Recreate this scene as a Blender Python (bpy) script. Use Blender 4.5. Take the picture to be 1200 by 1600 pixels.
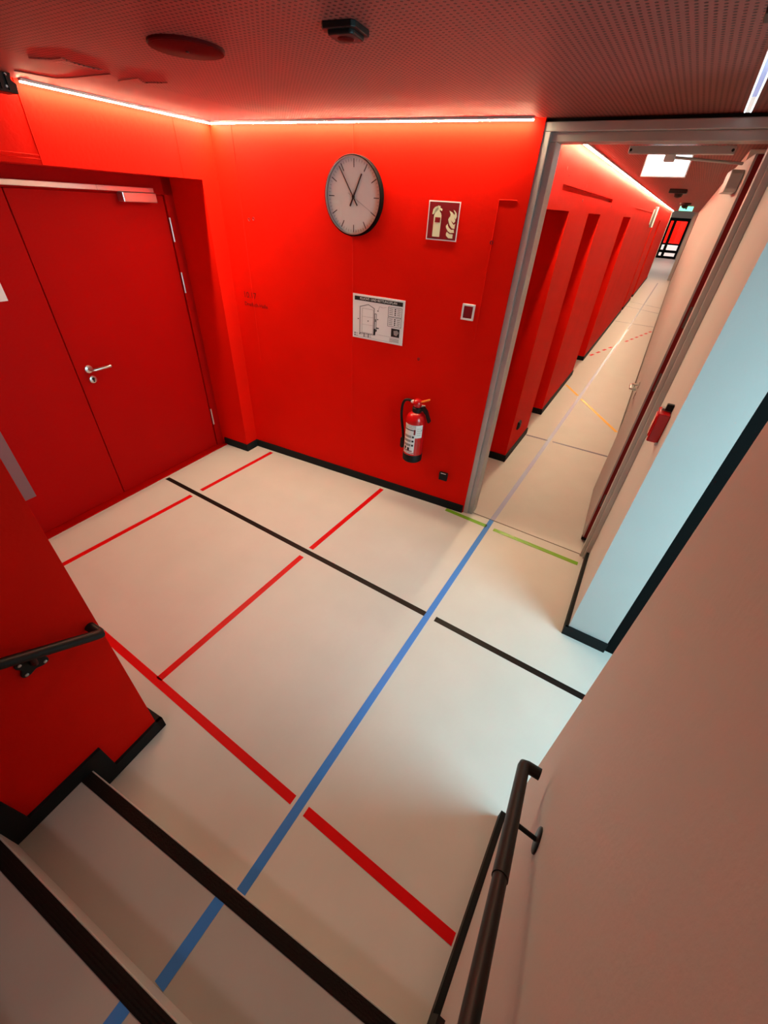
import bpy, bmesh, math, random
from mathutils import Vector, Matrix

random.seed(4)
S = bpy.context.scene
COL = S.collection
for o in list(bpy.data.objects):
    bpy.data.objects.remove(o)

# ------------------------------------------------------------------ camera
CAM_ROT = Matrix(((0.8431882986, -0.3582890114, 0.4008272413),
                  (0.5351119955, 0.4874047939, -0.6899939994),
                  (0.0518521490, 0.7962823313, 0.6026987668)))
CAM_POS = Vector((0, 0, 2.1))
F_PX = 636.92
cd = bpy.data.cameras.new('camera')
cam = bpy.data.objects.new('camera', cd)
COL.objects.link(cam)
cam.matrix_world = Matrix.Translation(CAM_POS) @ CAM_ROT.to_4x4()
cd.sensor_fit = 'VERTICAL'
cd.sensor_height = 24
cd.lens = F_PX * 24 / 1600
cd.clip_start = 0.02
cd.clip_end = 200
S.camera = cam

# ------------------------------------------------------------------ world, light, exposure
w = bpy.data.worlds.new('world')
S.world = w
w.use_nodes = True
w.node_tree.nodes['Background'].inputs[0].default_value = (0.80, 0.90, 1.0, 1)
w.node_tree.nodes['Background'].inputs[1].default_value = 1.0
S.view_settings.view_transform = 'Standard'
S.view_settings.look = 'None'
S.view_settings.exposure = 0.0
S.view_settings.gamma = 1.0
S.view_settings.use_curve_mapping = False

LED_POWER = 320.0          # emission strength of the cove LED strips
LED_COL = (1.0, 0.82, 0.52)


def area_light(name, loc, direction, sx, sy, power, col, label, cat):
    l = bpy.data.lights.new(name, 'AREA')
    l.shape = 'RECTANGLE'
    l.size, l.size_y = sx, sy
    l.energy = power
    l.color = col
    o = bpy.data.objects.new(name, l)
    COL.objects.link(o)
    o.location = loc
    o.rotation_euler = Vector(direction).to_track_quat('-Z', 'Y').to_euler()
    return o


area_light('window_daylight', (1.93, 1.15, 1.35), (-1, 0, -0.40), 1.6, 1.7, 108, (0.46, 0.85, 0.94), '', '')
area_light('stairwell_light', (-0.12, -2.1, 4.12), (0, 0, -1), 0.5, 0.6, 17, (1.0, 0.92, 0.86), '', '')
area_light('far_hall_light', (-1.2, 33, 3.12), (0, 0, -1), 2.5, 8, 170, (1.0, 0.90, 0.80), '', '')
area_light('far_room_light', (-1.2, 41.3, 3.0), (0, 0.3, -1), 2.0, 1.2, 160, (1.0, 0.92, 0.9), '', '')


# ------------------------------------------------------------------ pixel helpers (photograph 1200x1600)
def ray(px, py):
    return CAM_ROT @ Vector((px - 600, 800 - py, -F_PX))


def on_z(px, py, z=0.0):
    d = ray(px, py)
    return CAM_POS + d * ((z - CAM_POS.z) / d.z)


class Plane:
    """vertical plane through p, running along d (left to right for the viewer)"""
    def __init__(self, p, ang):
        self.p = Vector((p[0], p[1], 0))
        self.d = Vector((math.cos(ang), math.sin(ang), 0))
        self.n = Vector((self.d.y, -self.d.x, 0))          # towards the viewer
        self.ang = ang

    def hit(self, px, py, out=0.0):
        """u, z where the pixel's ray meets the plane shifted `out` towards the viewer"""
        r = ray(px, py)
        t = ((self.p + self.n * out - CAM_POS).dot(self.n)) / r.dot(self.n)
        q = CAM_POS + r * t
        return (q - self.p).dot(self.d), q.z

    def at(self, u, z=0.0, out=0.0):
        q = self.p + self.d * u + self.n * out
        return Vector((q.x, q.y, z))


# ------------------------------------------------------------------ materials
MATS = {}


def mat(name, col, rough=0.5, spec=0.5, metal=0.0, noise=0.0, nscale=6.0, bump=0.0, bscale=60.0, emit=None, estr=0.0, rnoise=0.0):
    if name in MATS:
        return MATS[name]
    m = bpy.data.materials.new(name)
    m.use_nodes = True
    nt = m.node_tree
    b = nt.nodes['Principled BSDF']
    b.inputs['Base Color'].default_value = (*col, 1)
    b.inputs['Roughness'].default_value = rough
    b.inputs['Specular IOR Level'].default_value = spec
    b.inputs['Metallic'].default_value = metal
    tc = nt.nodes.new('ShaderNodeTexCoord')
    geo = nt.nodes.new('ShaderNodeNewGeometry')
    if noise > 0:
        n = nt.nodes.new('ShaderNodeTexNoise')
        n.inputs['Scale'].default_value = nscale
        n.inputs['Detail'].default_value = 5
        nt.links.new(geo.outputs['Position'], n.inputs['Vector'])
        r = nt.nodes.new('ShaderNodeMapRange')
        r.inputs[1].default_value = 0.25
        r.inputs[2].default_value = 0.75
        r.inputs[3].default_value = 1 - noise
        r.inputs[4].default_value = 1 + noise
        nt.links.new(n.outputs['Fac'], r.inputs[0])
        mx = nt.nodes.new('ShaderNodeVectorMath')
        mx.operation = 'SCALE'
        mx.inputs[0].default_value = col
        nt.links.new(r.outputs[0], mx.inputs['Scale'])
        nt.links.new(mx.outputs[0], b.inputs['Base Color'])
        if rnoise > 0:
            r2 = nt.nodes.new('ShaderNodeMapRange')
            r2.inputs[1].default_value = 0.25
            r2.inputs[2].default_value = 0.75
            r2.inputs[3].default_value = rough - rnoise
            r2.inputs[4].default_value = rough + rnoise
            nt.links.new(n.outputs['Fac'], r2.inputs[0])
            nt.links.new(r2.outputs[0], b.inputs['Roughness'])
    if bump > 0:
        n2 = nt.nodes.new('ShaderNodeTexNoise')
        n2.inputs['Scale'].default_value = bscale
        n2.inputs['Detail'].default_value = 6
        nt.links.new(geo.outputs['Position'], n2.inputs['Vector'])
        bp = nt.nodes.new('ShaderNodeBump')
        bp.inputs['Strength'].default_value = bump
        bp.inputs['Distance'].default_value = 0.004
        nt.links.new(n2.outputs['Fac'], bp.inputs['Height'])
        nt.links.new(bp.outputs[0], b.inputs['Normal'])
    if emit:
        b.inputs['Emission Color'].default_value = (*emit, 1)
        b.inputs['Emission Strength'].default_value = estr
    MATS[name] = m
    return m


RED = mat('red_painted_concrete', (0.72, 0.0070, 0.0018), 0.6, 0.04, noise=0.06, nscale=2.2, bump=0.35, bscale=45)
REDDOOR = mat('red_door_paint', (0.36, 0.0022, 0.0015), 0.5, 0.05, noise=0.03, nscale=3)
REDDARK = mat('dark_red_paint', (0.22, 0.004, 0.006), 0.5, 0.3)
FLOOR = mat('grey_linoleum', (0.56, 0.525, 0.49), 0.42, 0.2, noise=0.035, nscale=4.0, rnoise=0.05)
TREAD = mat('grey_stair_covering', (0.375, 0.36, 0.345), 0.5, 0.3, noise=0.03, nscale=5)
PALE = mat('pale_grey_wall_paint', (0.53, 0.515, 0.50), 0.6, 0.25, noise=0.025, nscale=3, bump=0.12, bscale=90)
BROWN = mat('grey_beige_wall_paint', (0.46, 0.42, 0.40), 0.6, 0.25, noise=0.02, nscale=3)
BLACKW = mat('black_cladding', (0.0035, 0.0038, 0.004), 0.6, 0.06)
RUBBER = mat('black_rubber', (0.010, 0.011, 0.0115), 0.6, 0.12)
NOSE = mat('dark_brown_ribbed_rubber', (0.011, 0.007, 0.006), 0.65, 0.10, bump=0.3, bscale=180)
BLACK = mat('black_plastic', (0.008, 0.007, 0.007), 0.45, 0.2)
RAILM = mat('black_powder_coat', (0.008, 0.007, 0.0065), 0.42, 0.22)
STEEL = mat('galvanised_grey_steel', (0.46, 0.44, 0.43), 0.42, 0.5, metal=0.25, noise=0.08, nscale=5)
STAIN = mat('brushed_stainless', (0.62, 0.60, 0.58), 0.28, 0.5, metal=0.9)
WHITE = mat('white_plastic', (0.78, 0.77, 0.75), 0.4, 0.4)
PAPER = mat('white_paper', (0.80, 0.79, 0.77), 0.6, 0.2)
INK = mat('black_ink', (0.02, 0.018, 0.018), 0.6, 0.2)
GREY = mat('grey_print', (0.30, 0.28, 0.27), 0.6, 0.2)
LGREY = mat('light_grey_print', (0.55, 0.53, 0.51), 0.6, 0.2)
SIGNRED = mat('sign_dark_red', (0.20, 0.006, 0.012), 0.4, 0.4)
SIGNCREAM = mat('sign_luminous_cream', (0.74, 0.70, 0.48), 0.5, 0.3)
CLOCKW = mat('clock_white', (0.78, 0.76, 0.73), 0.5, 0.2)
EXTRED = mat('extinguisher_red_gloss', (0.55, 0.006, 0.008), 0.18, 0.6)
ORANGE = mat('orange_lever', (0.85, 0.25, 0.03), 0.4, 0.4)
T_RED = mat('red_tape', (0.60, 0.003, 0.004), 0.40, 0.12, noise=0.05, nscale=12)
T_BLACK = mat('black_tape', (0.010, 0.006, 0.005), 0.40, 0.12)
T_BLUE = mat('blue_tape', (0.045, 0.20, 0.60), 0.40, 0.15, noise=0.04, nscale=12)
T_GREEN = mat('green_tape', (0.16, 0.36, 0.01), 0.32, 0.4)
T_YELLOW = mat('yellow_tape', (0.85, 0.42, 0.01), 0.32, 0.4)
T_NAVY = mat('grey_blue_tape', (0.13, 0.12, 0.17), 0.35, 0.4)
JOINT = mat('floor_joint', (0.10, 0.07, 0.055), 0.5, 0.3)
LED = mat('led_diffuser', (0.9, 0.9, 0.9), 0.5, 0.3, emit=LED_COL, estr=LED_POWER)
LEDC = mat('corridor_led_diffuser', (0.9, 0.9, 0.9), 0.5, 0.3, emit=LED_COL, estr=LED_POWER * 0.7)
LEDCOOL = mat('cool_led_diffuser', (0.9, 0.9, 0.9), 0.5, 0.3, emit=(0.62, 0.68, 0.66), estr=0.9)
SIGNLIT = mat('lit_white_sign', (0.9, 0.9, 0.9), 0.3, 0.4, emit=(0.86, 0.94, 1.0), estr=2.6)
GREENLIT = mat('lit_green_sign', (0.1, 0.6, 0.35), 0.3, 0.4, emit=(0.16, 0.80, 0.48), estr=2.0)


def ceiling_material():
    m = mat('perforated_ceiling', (0.36, 0.33, 0.31), 0.6, 0.25)
    nt = m.node_tree
    b = nt.nodes['Principled BSDF']
    geo = nt.nodes.new('ShaderNodeNewGeometry')
    sep = nt.nodes.new('ShaderNodeSeparateXYZ')
    nt.links.new(geo.outputs['Position'], sep.inputs[0])
    pitch = 0.019
    sq = []
    for ax in ('X', 'Y'):
        dv = nt.nodes.new('ShaderNodeMath'); dv.operation = 'DIVIDE'
        dv.inputs[1].default_value = pitch
        nt.links.new(sep.outputs[ax], dv.inputs[0])
        fr = nt.nodes.new('ShaderNodeMath'); fr.operation = 'FRACT'
        nt.links.new(dv.outputs[0], fr.inputs[0])
        sb = nt.nodes.new('ShaderNodeMath'); sb.operation = 'SUBTRACT'
        sb.inputs[1].default_value = 0.5
        nt.links.new(fr.outputs[0], sb.inputs[0])
        ml = nt.nodes.new('ShaderNodeMath'); ml.operation = 'MULTIPLY'
        nt.links.new(sb.outputs[0], ml.inputs[0])
        nt.links.new(sb.outputs[0], ml.inputs[1])
        sq.append(ml)
    ad = nt.nodes.new('ShaderNodeMath'); ad.operation = 'ADD'
    nt.links.new(sq[0].outputs[0], ad.inputs[0])
    nt.links.new(sq[1].outputs[0], ad.inputs[1])
    mr = nt.nodes.new('ShaderNodeMapRange')
    mr.inputs[1].default_value = 0.035
    mr.inputs[2].default_value = 0.075
    mr.inputs[3].default_value = 0.0
    mr.inputs[4].default_value = 1.0
    nt.links.new(ad.outputs[0], mr.inputs[0])
    # the left edge of the landing ceiling is plastered, without perforation
    mp = nt.nodes.new('ShaderNodeMapRange')
    mp.inputs[1].default_value = -2.45
    mp.inputs[2].default_value = -2.40
    mp.inputs[3].default_value = 1.0
    mp.inputs[4].default_value = 0.0
    nt.links.new(sep.outputs['X'], mp.inputs[0])
    mxx = nt.nodes.new('ShaderNodeMath'); mxx.operation = 'MAXIMUM'
    nt.links.new(mr.outputs[0], mxx.inputs[0])
    nt.links.new(mp.outputs[0], mxx.inputs[1])
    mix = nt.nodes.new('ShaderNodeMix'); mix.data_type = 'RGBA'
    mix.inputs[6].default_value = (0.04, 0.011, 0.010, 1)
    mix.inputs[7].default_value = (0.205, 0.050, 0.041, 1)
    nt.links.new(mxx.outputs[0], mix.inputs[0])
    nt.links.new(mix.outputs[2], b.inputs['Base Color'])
    bp = nt.nodes.new('ShaderNodeBump')
    bp.inputs['Strength'].default_value = 0.6
    bp.inputs['Distance'].default_value = 0.003
    nt.links.new(mxx.outputs[0], bp.inputs['Height'])
    nt.links.new(bp.outputs[0], b.inputs['Normal'])
    return m


CEIL = ceiling_material()


def glass_material():
    m = bpy.data.materials.new('clear_glass')
    m.use_nodes = True
    nt = m.node_tree
    for n in list(nt.nodes):
        nt.nodes.remove(n)
    out = nt.nodes.new('ShaderNodeOutputMaterial')
    mix = nt.nodes.new('ShaderNodeMixShader')
    tr = nt.nodes.new('ShaderNodeBsdfTransparent')
    gl = nt.nodes.new('ShaderNodeBsdfGlossy')
    gl.inputs['Roughness'].default_value = 0.02
    lw = nt.nodes.new('ShaderNodeLayerWeight')
    lw.inputs[0].default_value = 0.5
    pw = nt.nodes.new('ShaderNodeMath'); pw.operation = 'POWER'; pw.inputs[1].default_value = 4.0
    nt.links.new(lw.outputs['Facing'], pw.inputs[0])
    fr = nt.nodes.new('ShaderNodeMath'); fr.operation = 'MULTIPLY_ADD'
    fr.inputs[1].default_value = 0.6; fr.inputs[2].default_value = 0.04
    nt.links.new(pw.outputs[0], fr.inputs[0])
    nt.links.new(fr.outputs[0], mix.inputs[0])
    nt.links.new(tr.outputs[0], mix.inputs[1])
    nt.links.new(gl.outputs[0], mix.inputs[2])
    nt.links.new(mix.outputs[0], out.inputs[0])
    return m


GLASS = glass_material()


# ------------------------------------------------------------------ mesh helpers
def box(bm, x0, x1, y0, y1, z0, z1, M=None):
    vs = [bm.verts.new((x, y, z)) for x in (x0, x1) for y in (y0, y1) for z in (z0, z1)]
    for f in ((0, 1, 3, 2), (4, 6, 7, 5), (0, 4, 5, 1), (2, 3, 7, 6), (0, 2, 6, 4), (1, 5, 7, 3)):
        bm.faces.new([vs[i] for i in f])
    if M:
        for v in vs:
            v.co = M @ v.co
    return vs


def prism(bm, pts, a, b, axis='z'):
    """extrude a 2D outline between a and b; axis z: pts are x,y; axis y: pts are x,z; axis x: pts are y,z"""
    def P(p, t):
        return (p[0], p[1], t) if axis == 'z' else ((p[0], t, p[1]) if axis == 'y' else (t, p[0], p[1]))
    lo = [bm.verts.new(P(p, a)) for p in pts]
    hi = [bm.verts.new(P(p, b)) for p in pts]
    n = len(pts)
    bm.faces.new(lo[::-1])
    bm.faces.new(hi)
    for i in range(n):
        bm.faces.new((lo[i], lo[(i + 1) % n], hi[(i + 1) % n], hi[i]))


def lathe(bm, prof, c=(0, 0, 0), axis='z', n=32):
    """revolve (r, t) pairs round an axis; axis 'z' or 'y'"""
    rings = []
    for r, t in prof:
        ring = []
        for k in range(n):
            a = 2 * math.pi * k / n
            x, y = r * math.cos(a), r * math.sin(a)
            co = (c[0] + x, c[1] + y, c[2] + t) if axis == 'z' else (
                (c[0] + x, c[1] + t, c[2] + y) if axis == 'y' else (c[0] + t, c[1] + x, c[2] + y))
            ring.append(bm.verts.new(co))
        rings.append(ring)
    for a, b in zip(rings, rings[1:]):
        for k in range(n):
            bm.faces.new((a[k], a[(k + 1) % n], b[(k + 1) % n], b[k]))
    bm.faces.new(rings[0][::-1])
    bm.faces.new(rings[-1])


def tube(bm, pts, r, n=14):
    pts = [Vector(p) for p in pts]
    rings = []
    up = None
    for i, p in enumerate(pts):
        a = (pts[i] - pts[i - 1]).normalized() if i > 0 else None
        b = (pts[i + 1] - pts[i]).normalized() if i < len(pts) - 1 else None
        t = (a + b).normalized() if a and b else (a or b)
        if up is None:
            up = Vector((0, 0, 1)) if abs(t.z) < 0.9 else Vector((1, 0, 0))
        s = t.cross(up).normalized()
        up = s.cross(t).normalized()
        k = 1.0
        if a and b:
            k = 1 / max(0.35, a.dot(t))
        ring = []
        bend = (b - a) if a and b else None
        for j in range(n):
            an = 2 * math.pi * j / n
            off = s * math.cos(an) * r + up * math.sin(an) * r
            if bend and bend.length > 1e-4:
                bd = bend.normalized()
                off += bd * (off.dot(bd)) * (k - 1)
            ring.append(bm.verts.new(p + off))
        rings.append(ring)
    for a, b in zip(rings, rings[1:]):
        for j in range(n):
            bm.faces.new((a[j], a[(j + 1) % n], b[(j + 1) % n], b[j]))
    bm.faces.new(rings[0][::-1])
    bm.faces.new(rings[-1])


def obj(name, bm, m, parent=None, smooth=False, bevel=0.0, M=None):
    bmesh.ops.recalc_face_normals(bm, faces=bm.faces)
    me = bpy.data.meshes.new(name)
    bm.to_mesh(me)
    bm.free()
    if smooth:
        for p in me.polygons:
            p.use_smooth = True
        try:
            me.set_sharp_from_angle(angle=math.radians(40))
        except Exception:
            pass
    me.materials.append(m)
    o = bpy.data.objects.new(name, me)
    COL.objects.link(o)
    if parent:
        o.parent = parent
    if M is not None:
        o.matrix_world = M
    if bevel > 0:
        md = o.modifiers.new('bevel', 'BEVEL')
        md.width = bevel
        md.segments = 2
        md.limit_method = 'ANGLE'
    return o


def bx(name, dims, m, parent=None, bevel=0.0):
    bm = bmesh.new()
    box(bm, *dims)
    return obj(name, bm, m, parent, bevel=bevel)


def thing(name, label, cat, loc=(0, 0, 0), rz=0.0, group=None):
    o = bpy.data.objects.new(name, None)
    o.empty_display_size = 0.05
    COL.objects.link(o)
    o.location = loc
    o.rotation_euler = (0, 0, rz)
    o['label'] = label
    o['category'] = cat
    if group:
        o['group'] = group
    return o


def tag(o, label, cat, group=None):
    o['label'] = label
    o['category'] = cat
    if group:
        o['group'] = group
    return o


def struct(o, label, cat):
    o['kind'] = 'structure'
    o['label'] = label
    o['category'] = cat
    return o


def text_bm(body, size, align='LEFT', depth=0.0006):
    """mesh of lettering standing in the x,z plane, facing -y"""
    cu = bpy.data.curves.new('lettering', 'FONT')
    cu.body = body
    cu.size = size
    cu.align_x = align
    cu.extrude = depth / 2
    cu.resolution_u = 3
    o = bpy.data.objects.new('lettering', cu)
    COL.objects.link(o)
    dg = bpy.context.evaluated_depsgraph_get()
    me = bpy.data.meshes.new_from_object(o.evaluated_get(dg))
    bpy.data.objects.remove(o)
    bm = bmesh.new()
    bm.from_mesh(me)
    bpy.data.meshes.remove(me)
    for v in bm.verts:
        v.co = Vector((v.co.x, -v.co.z, v.co.y))
    return bm


def text(name, body, size, m, parent, x, z, y=0.0, align='LEFT', depth=0.0006):
    bm = text_bm(body, size, align, depth)
    for v in bm.verts:
        v.co += Vector((x, y, z))
    return obj(name, bm, m, parent)


def panel_wall(bm, W, H0, H1, holes, thick):
    """wall with front face at y=0 (facing -y), going into +y; holes = (u0,u1,z0,z1,depth); depth>=thick goes through"""
    us = sorted({0.0, W} | {h[0] for h in holes} | {h[1] for h in holes})
    zs = sorted({H0, H1} | {h[2] for h in holes} | {h[3] for h in holes})

    def q(a, b, c, d):
        bm.faces.new([bm.verts.new(p) for p in (a, b, c, d)])
    for i in range(len(us) - 1):
        for j in range(len(zs) - 1):
            u0, u1, z0, z1 = us[i], us[i + 1], zs[j], zs[j + 1]
            cu, cz = (u0 + u1) / 2, (z0 + z1) / 2
            inside = [h for h in holes if h[0] < cu < h[1] and h[2] < cz < h[3]]
            thr = inside and inside[0][4] >= thick
            if not inside:
                q((u0, 0, z0), (u1, 0, z0), (u1, 0, z1), (u0, 0, z1))
            elif not thr:
                dd = inside[0][4]
                q((u0, dd, z0), (u1, dd, z0), (u1, dd, z1), (u0, dd, z1))
            if not thr:
                q((u0, thick, z0), (u0, thick, z1), (u1, thick, z1), (u1, thick, z0))
    for u0, u1, z0, z1, dd in holes:
        dd = min(dd, thick)
        q((u0, 0, z0), (u0, 0, z1), (u0, dd, z1), (u0, dd, z0))
        q((u1, 0, z0), (u1, dd, z0), (u1, dd, z1), (u1, 0, z1))
        if z1 < H1:
            q((u0, 0, z1), (u1, 0, z1), (u1, dd, z1), (u0, dd, z1))
        if z0 > H0:
            q((u0, 0, z0), (u0, dd, z0), (u1, dd, z0), (u1, 0, z0))
    q((0, 0, H0), (0, 0, H1), (0, thick, H1), (0, thick, H0))
    q((W, 0, H0), (W, thick, H0), (W, thick, H1), (W, 0, H1))
    q((0, 0, H1), (W, 0, H1), (W, thick, H1), (0, thick, H1))


def wall(name, plane, W, H0, H1, holes, thick, m, label):
    bm = bmesh.new()
    panel_wall(bm, W, H0, H1, holes, thick)
    me = bpy.data.meshes.new(name)
    bm.to_mesh(me)
    bm.free()
    me.materials.append(m)
    o = bpy.data.objects.new(name, me)
    COL.objects.link(o)
    o.location = plane.p
    o.rotation_euler = (0, 0, plane.ang)
    return struct(o, label, 'wall')


def hung(name, plane, u, z, label, cat, out=0.0, group=None):
    """a thing on a wall: local x along the wall, -y out of it, z up"""
    return thing(name, label, cat, plane.at(u, z, out), plane.ang, group)


D = math.radians
CZ = 2.485          # ceiling height

# ------------------------------------------------------------------ setting: planes
CLK = Plane((-3.10, 2.598), D(5.2))                     # clock wall, u to the right
_a = D(90 + 4.5)
DW_D = Vector((math.cos(_a), math.sin(_a), 0))
DW0 = Vector((-3.10, 2.598, 0)) - DW_D * 3.0
DOORW = Plane((DW0.x, DW0.y), _a)                       # wall with the red double door
_c = math.atan2(1.0, -0.0155)
CORL = Plane((-0.835, 2.90), _c)                        # corridor wall with the piers
cdir = CORL.d

# floor
bm = bmesh.new()
box(bm, -6, 5, -7, 46, -0.25, 0)
struct(obj('floor', bm, FLOOR), 'smooth pale grey floor of landing and corridor', 'floor')

# clock wall
struct_clock = wall('wall_back', CLK, 2.27, 0, CZ + 0.1, [], 0.15, RED, 'red painted concrete wall carrying the clock')
# door wall with deep recess
REC0, REC1, RECT, RECD = 0.62, 2.855, 2.168, 0.37
wall_left = wall('wall_left', DOORW, 3.0, 0, CZ + 0.1, [(REC0, REC1, -0.001, RECT, RECD)], 0.6, RED,
                 'red painted concrete wall around the double door recess')

# formwork seams in the concrete
def seam(parent, u, z0, z1, w_=0.004):
    bm = bmesh.new()
    prism(bm, [(u - w_ / 2, 0.001), (u, -0.0035), (u + w_ / 2, 0.001)], z0, z1)
    return obj('formwork_seam', bm, RED, parent)


def hseam(parent, u0, u1, z, w_=0.004):
    bm = bmesh.new()
    prism(bm, [(0.001, z - w_ / 2), (-0.0035, z), (0.001, z + w_ / 2)], u0, u1, 'x')
    return obj('formwork_seam', bm, RED, parent)


def tie_hole(parent, u, z, r=0.011):
    bm = bmesh.new()
    prof = [(r * 1.25, 0.001), (r * 1.2, -0.002), (r, -0.0025), (r * 0.8, -0.0005), (0.001, 0.0005)]
    lathe(bm, prof, (u, 0, z), 'y', 16)
    return obj('tie_hole', bm, REDDARK, parent)


u, z = CLK.hit(380, 345); seam(struct_clock, u, 0.9, CZ, 0.008)
u, z = CLK.hit(551, 420); seam(struct_clock, u, 0.08, CZ, 0.008)
u0, z0 = CLK.hit(780, 312); u1, z1 = CLK.hit(808, 311)
hseam(struct_clock, u0, u1, z0, 0.006); seam(struct_clock, u0, z0 - 0.75, z0, 0.006)
for p in ((389, 343), (396, 342), (768, 379), (654, 561)):
    u, z = CLK.hit(*p); tie_hole(struct_clock, u, z, 0.009)
for px, py in ((40, 180), (278, 230)):
    u, z = DOORW.hit(px, py); seam(wall_left, u, RECT, CZ, 0.008)
uA, zA = DOORW.hit(0, 238); uB, zB = DOORW.hit(62, 242)
hseam(wall_left, uA - 0.2, uB, zA + 0.005, 0.006); hseam(wall_left, uA - 0.2, uB, zA - 0.010, 0.006)

# corridor wall with three niches, slot and further niches
def cu(y):
    return (y - 2.90) / cdir.y
NT = 2.125
niches = [(cu(2.98), cu(3.90), -0.001, NT, 0.30), (cu(4.73), cu(5.42), -0.001, NT, 0.30), (cu(7.45), cu(8.44), -0.001, NT, 0.30),
          (cu(14.3), cu(14.7), -0.001, NT, 0.30), (cu(16.9), cu(17.7), -0.001, NT, 0.30), (cu(3.50), cu(5.95), 2.232, 2.262, 0.03)]
wall_cor = wall('wall_corridor_left', CORL, cu(24.5), 0, CZ + 0.1, niches, 0.4, RED, 'red concrete corridor wall with deep tall niches')
hseam(wall_cor, cu(8.6), cu(16.0), 2.25, 0.012)
for y_, z_ in ((3.5, 2.34), (3.6, 2.31), (4.3, 2.20), (4.3, 2.29), (5.7, 2.29), (6.0, 2.2)):
    tie_hole(wall_cor, cu(y_), z_, 0.008)
# white trim at the corridor wall's far end
p = CORL.at(cu(24.5))
bm = bmesh.new()
box(bm, p.x - 0.4, p.x + 0.012, 24.5, 24.56, 0, CZ + 0.1)
struct(obj('trim_1', bm, WHITE), 'pale corner trim at the far end of the red corridor wall', 'trim')

# column and right corridor wall
bm = bmesh.new()
prism(bm, [(0.188, 2.81), (0.206, 2.016), (0.433, 2.016), (0.433, 2.83), (0.188, 2.83)], 0, CZ + 0.1)
struct(obj('wall_column', bm, PALE), 'pale painted wall end between corridor door and black cladding', 'wall')
bm = bmesh.new()
prism(bm, [(0.188, 2.83), (0.188, 4.06), (0.10, 4.06), (-0.205, 24.2), (0.7, 24.2), (0.7, 2.83)], 0, CZ + 0.1)
wr = struct(obj('wall_corridor_right', bm, PALE), 'pale corridor wall behind the open door leaf', 'wall')
bm = bmesh.new()
prism(bm, [(-0.215, 23.95), (-0.205, 24.25), (-0.13, 24.25), (-0.13, 23.95)], 0, 2.40)
struct(obj('trim_2', bm, REDDARK), 'dark door frame edge at the corridor end', 'trim')

# black cladding
bm = bmesh.new()
box(bm, 0.433, 3.3, 2.022, 2.2, 0, CZ + 0.1)
struct(obj('wall_cladding', bm, BLACKW), 'black clad wall beside the pale wall end', 'wall')

# left stair wall (red) : u along the stairs
ST = D(4.9)
SX = Vector((math.cos(ST), math.sin(ST), 0))          # along the nosings
SU = Vector((math.sin(ST), -math.cos(ST), 0))         # ascending direction
E1 = Vector((-1.29, 0.0, 0))                          # first nosing at the left wall
LC = E1 - SU * 0.2758 - SX * 0.033                      # wall corner at the floor
bm = bmesh.new()
q0 = LC; q1 = LC + SU * 6.2; q2 = q1 - SX * 2.4; q3 = LC - SX * 2.4
prism(bm, [(q.x, q.y) for q in (q0, q3, q2, q1)], 0, 4.2)
wls = struct(obj('wall_stair_left', bm, RED), 'red wall beside the stairs carrying the short black handrail', 'wall')
# right stair wall
bm = bmesh.new()
box(bm, 0.203, 0.33, -6.2, 0.845, 0, 4.2)
wrs = struct(obj('wall_stair_right', bm, PALE), 'plain greyish wall beside the stairs with black handrail', 'wall')
# upper end wall, stairwell bulkhead, ceilings
bm = bmesh.new(); box(bm, -3.9, 3.3, -6.3, -6.15, 0, 4.3)
struct(obj('wall_stair_top', bm, PALE), 'wall at the head of the stairs', 'wall')
bm = bmesh.new(); box(bm, -1.7, 0.25, -0.75, -0.62, CZ, 4.3)
struct(obj('wall_bulkhead', bm, PALE), 'bulkhead above the stair opening', 'wall')
bm = bmesh.new(); box(bm, -1.9, 0.4, -6.3, -0.6, 4.2, 4.3)
struct(obj('ceiling_stairwell', bm, PALE), 'high ceiling over the stairwell', 'ceiling')
bm = bmesh.new()
prism(bm, [(-4.2, -0.7), (3.3, -0.7), (3.3, 24.5), (-4.2, 24.5)], CZ, CZ + 0.15)
ceil = struct(obj('ceiling', bm, CEIL), 'perforated grey ceiling over landing and corridor', 'ceiling')
bm = bmesh.new(); box(bm, 0.25, 3.3, -6.3, -0.7, CZ, CZ + 0.15)
struct(obj('ceiling_passage', bm, CEIL), 'perforated grey ceiling over the side passage', 'ceiling')
# passage window wall
WINP = Plane((1.98, 2.1), D(-90))
ww = wall('wall_passage', WINP, 8.3, 0, CZ + 0.1, [(0.10, 1.80, 0.45, 2.25, 0.25)], 0.25, PALE, 'pale passage wall with a window')
wn = thing('window_1', 'daylit window in the passage wall', 'window', WINP.at(0.95, 0.45), WINP.ang)
wn['kind'] = 'structure'
bm = bmesh.new()
box(bm, -0.85, -0.80, 0.1, 0.16, 0, 1.8); box(bm, 0.80, 0.85, 0.1, 0.16, 0, 1.8)
box(bm, -0.80, 0.80, 0.1, 0.16, 0, 0.05); box(bm, -0.80, 0.80, 0.1, 0.16, 1.75, 1.8)
obj('window_frame', bm, BLACK, wn)
bm = bmesh.new(); box(bm, -0.80, 0.80, 0.125, 0.135, 0.05, 1.75)
obj('pane', bm, GLASS, wn)

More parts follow.
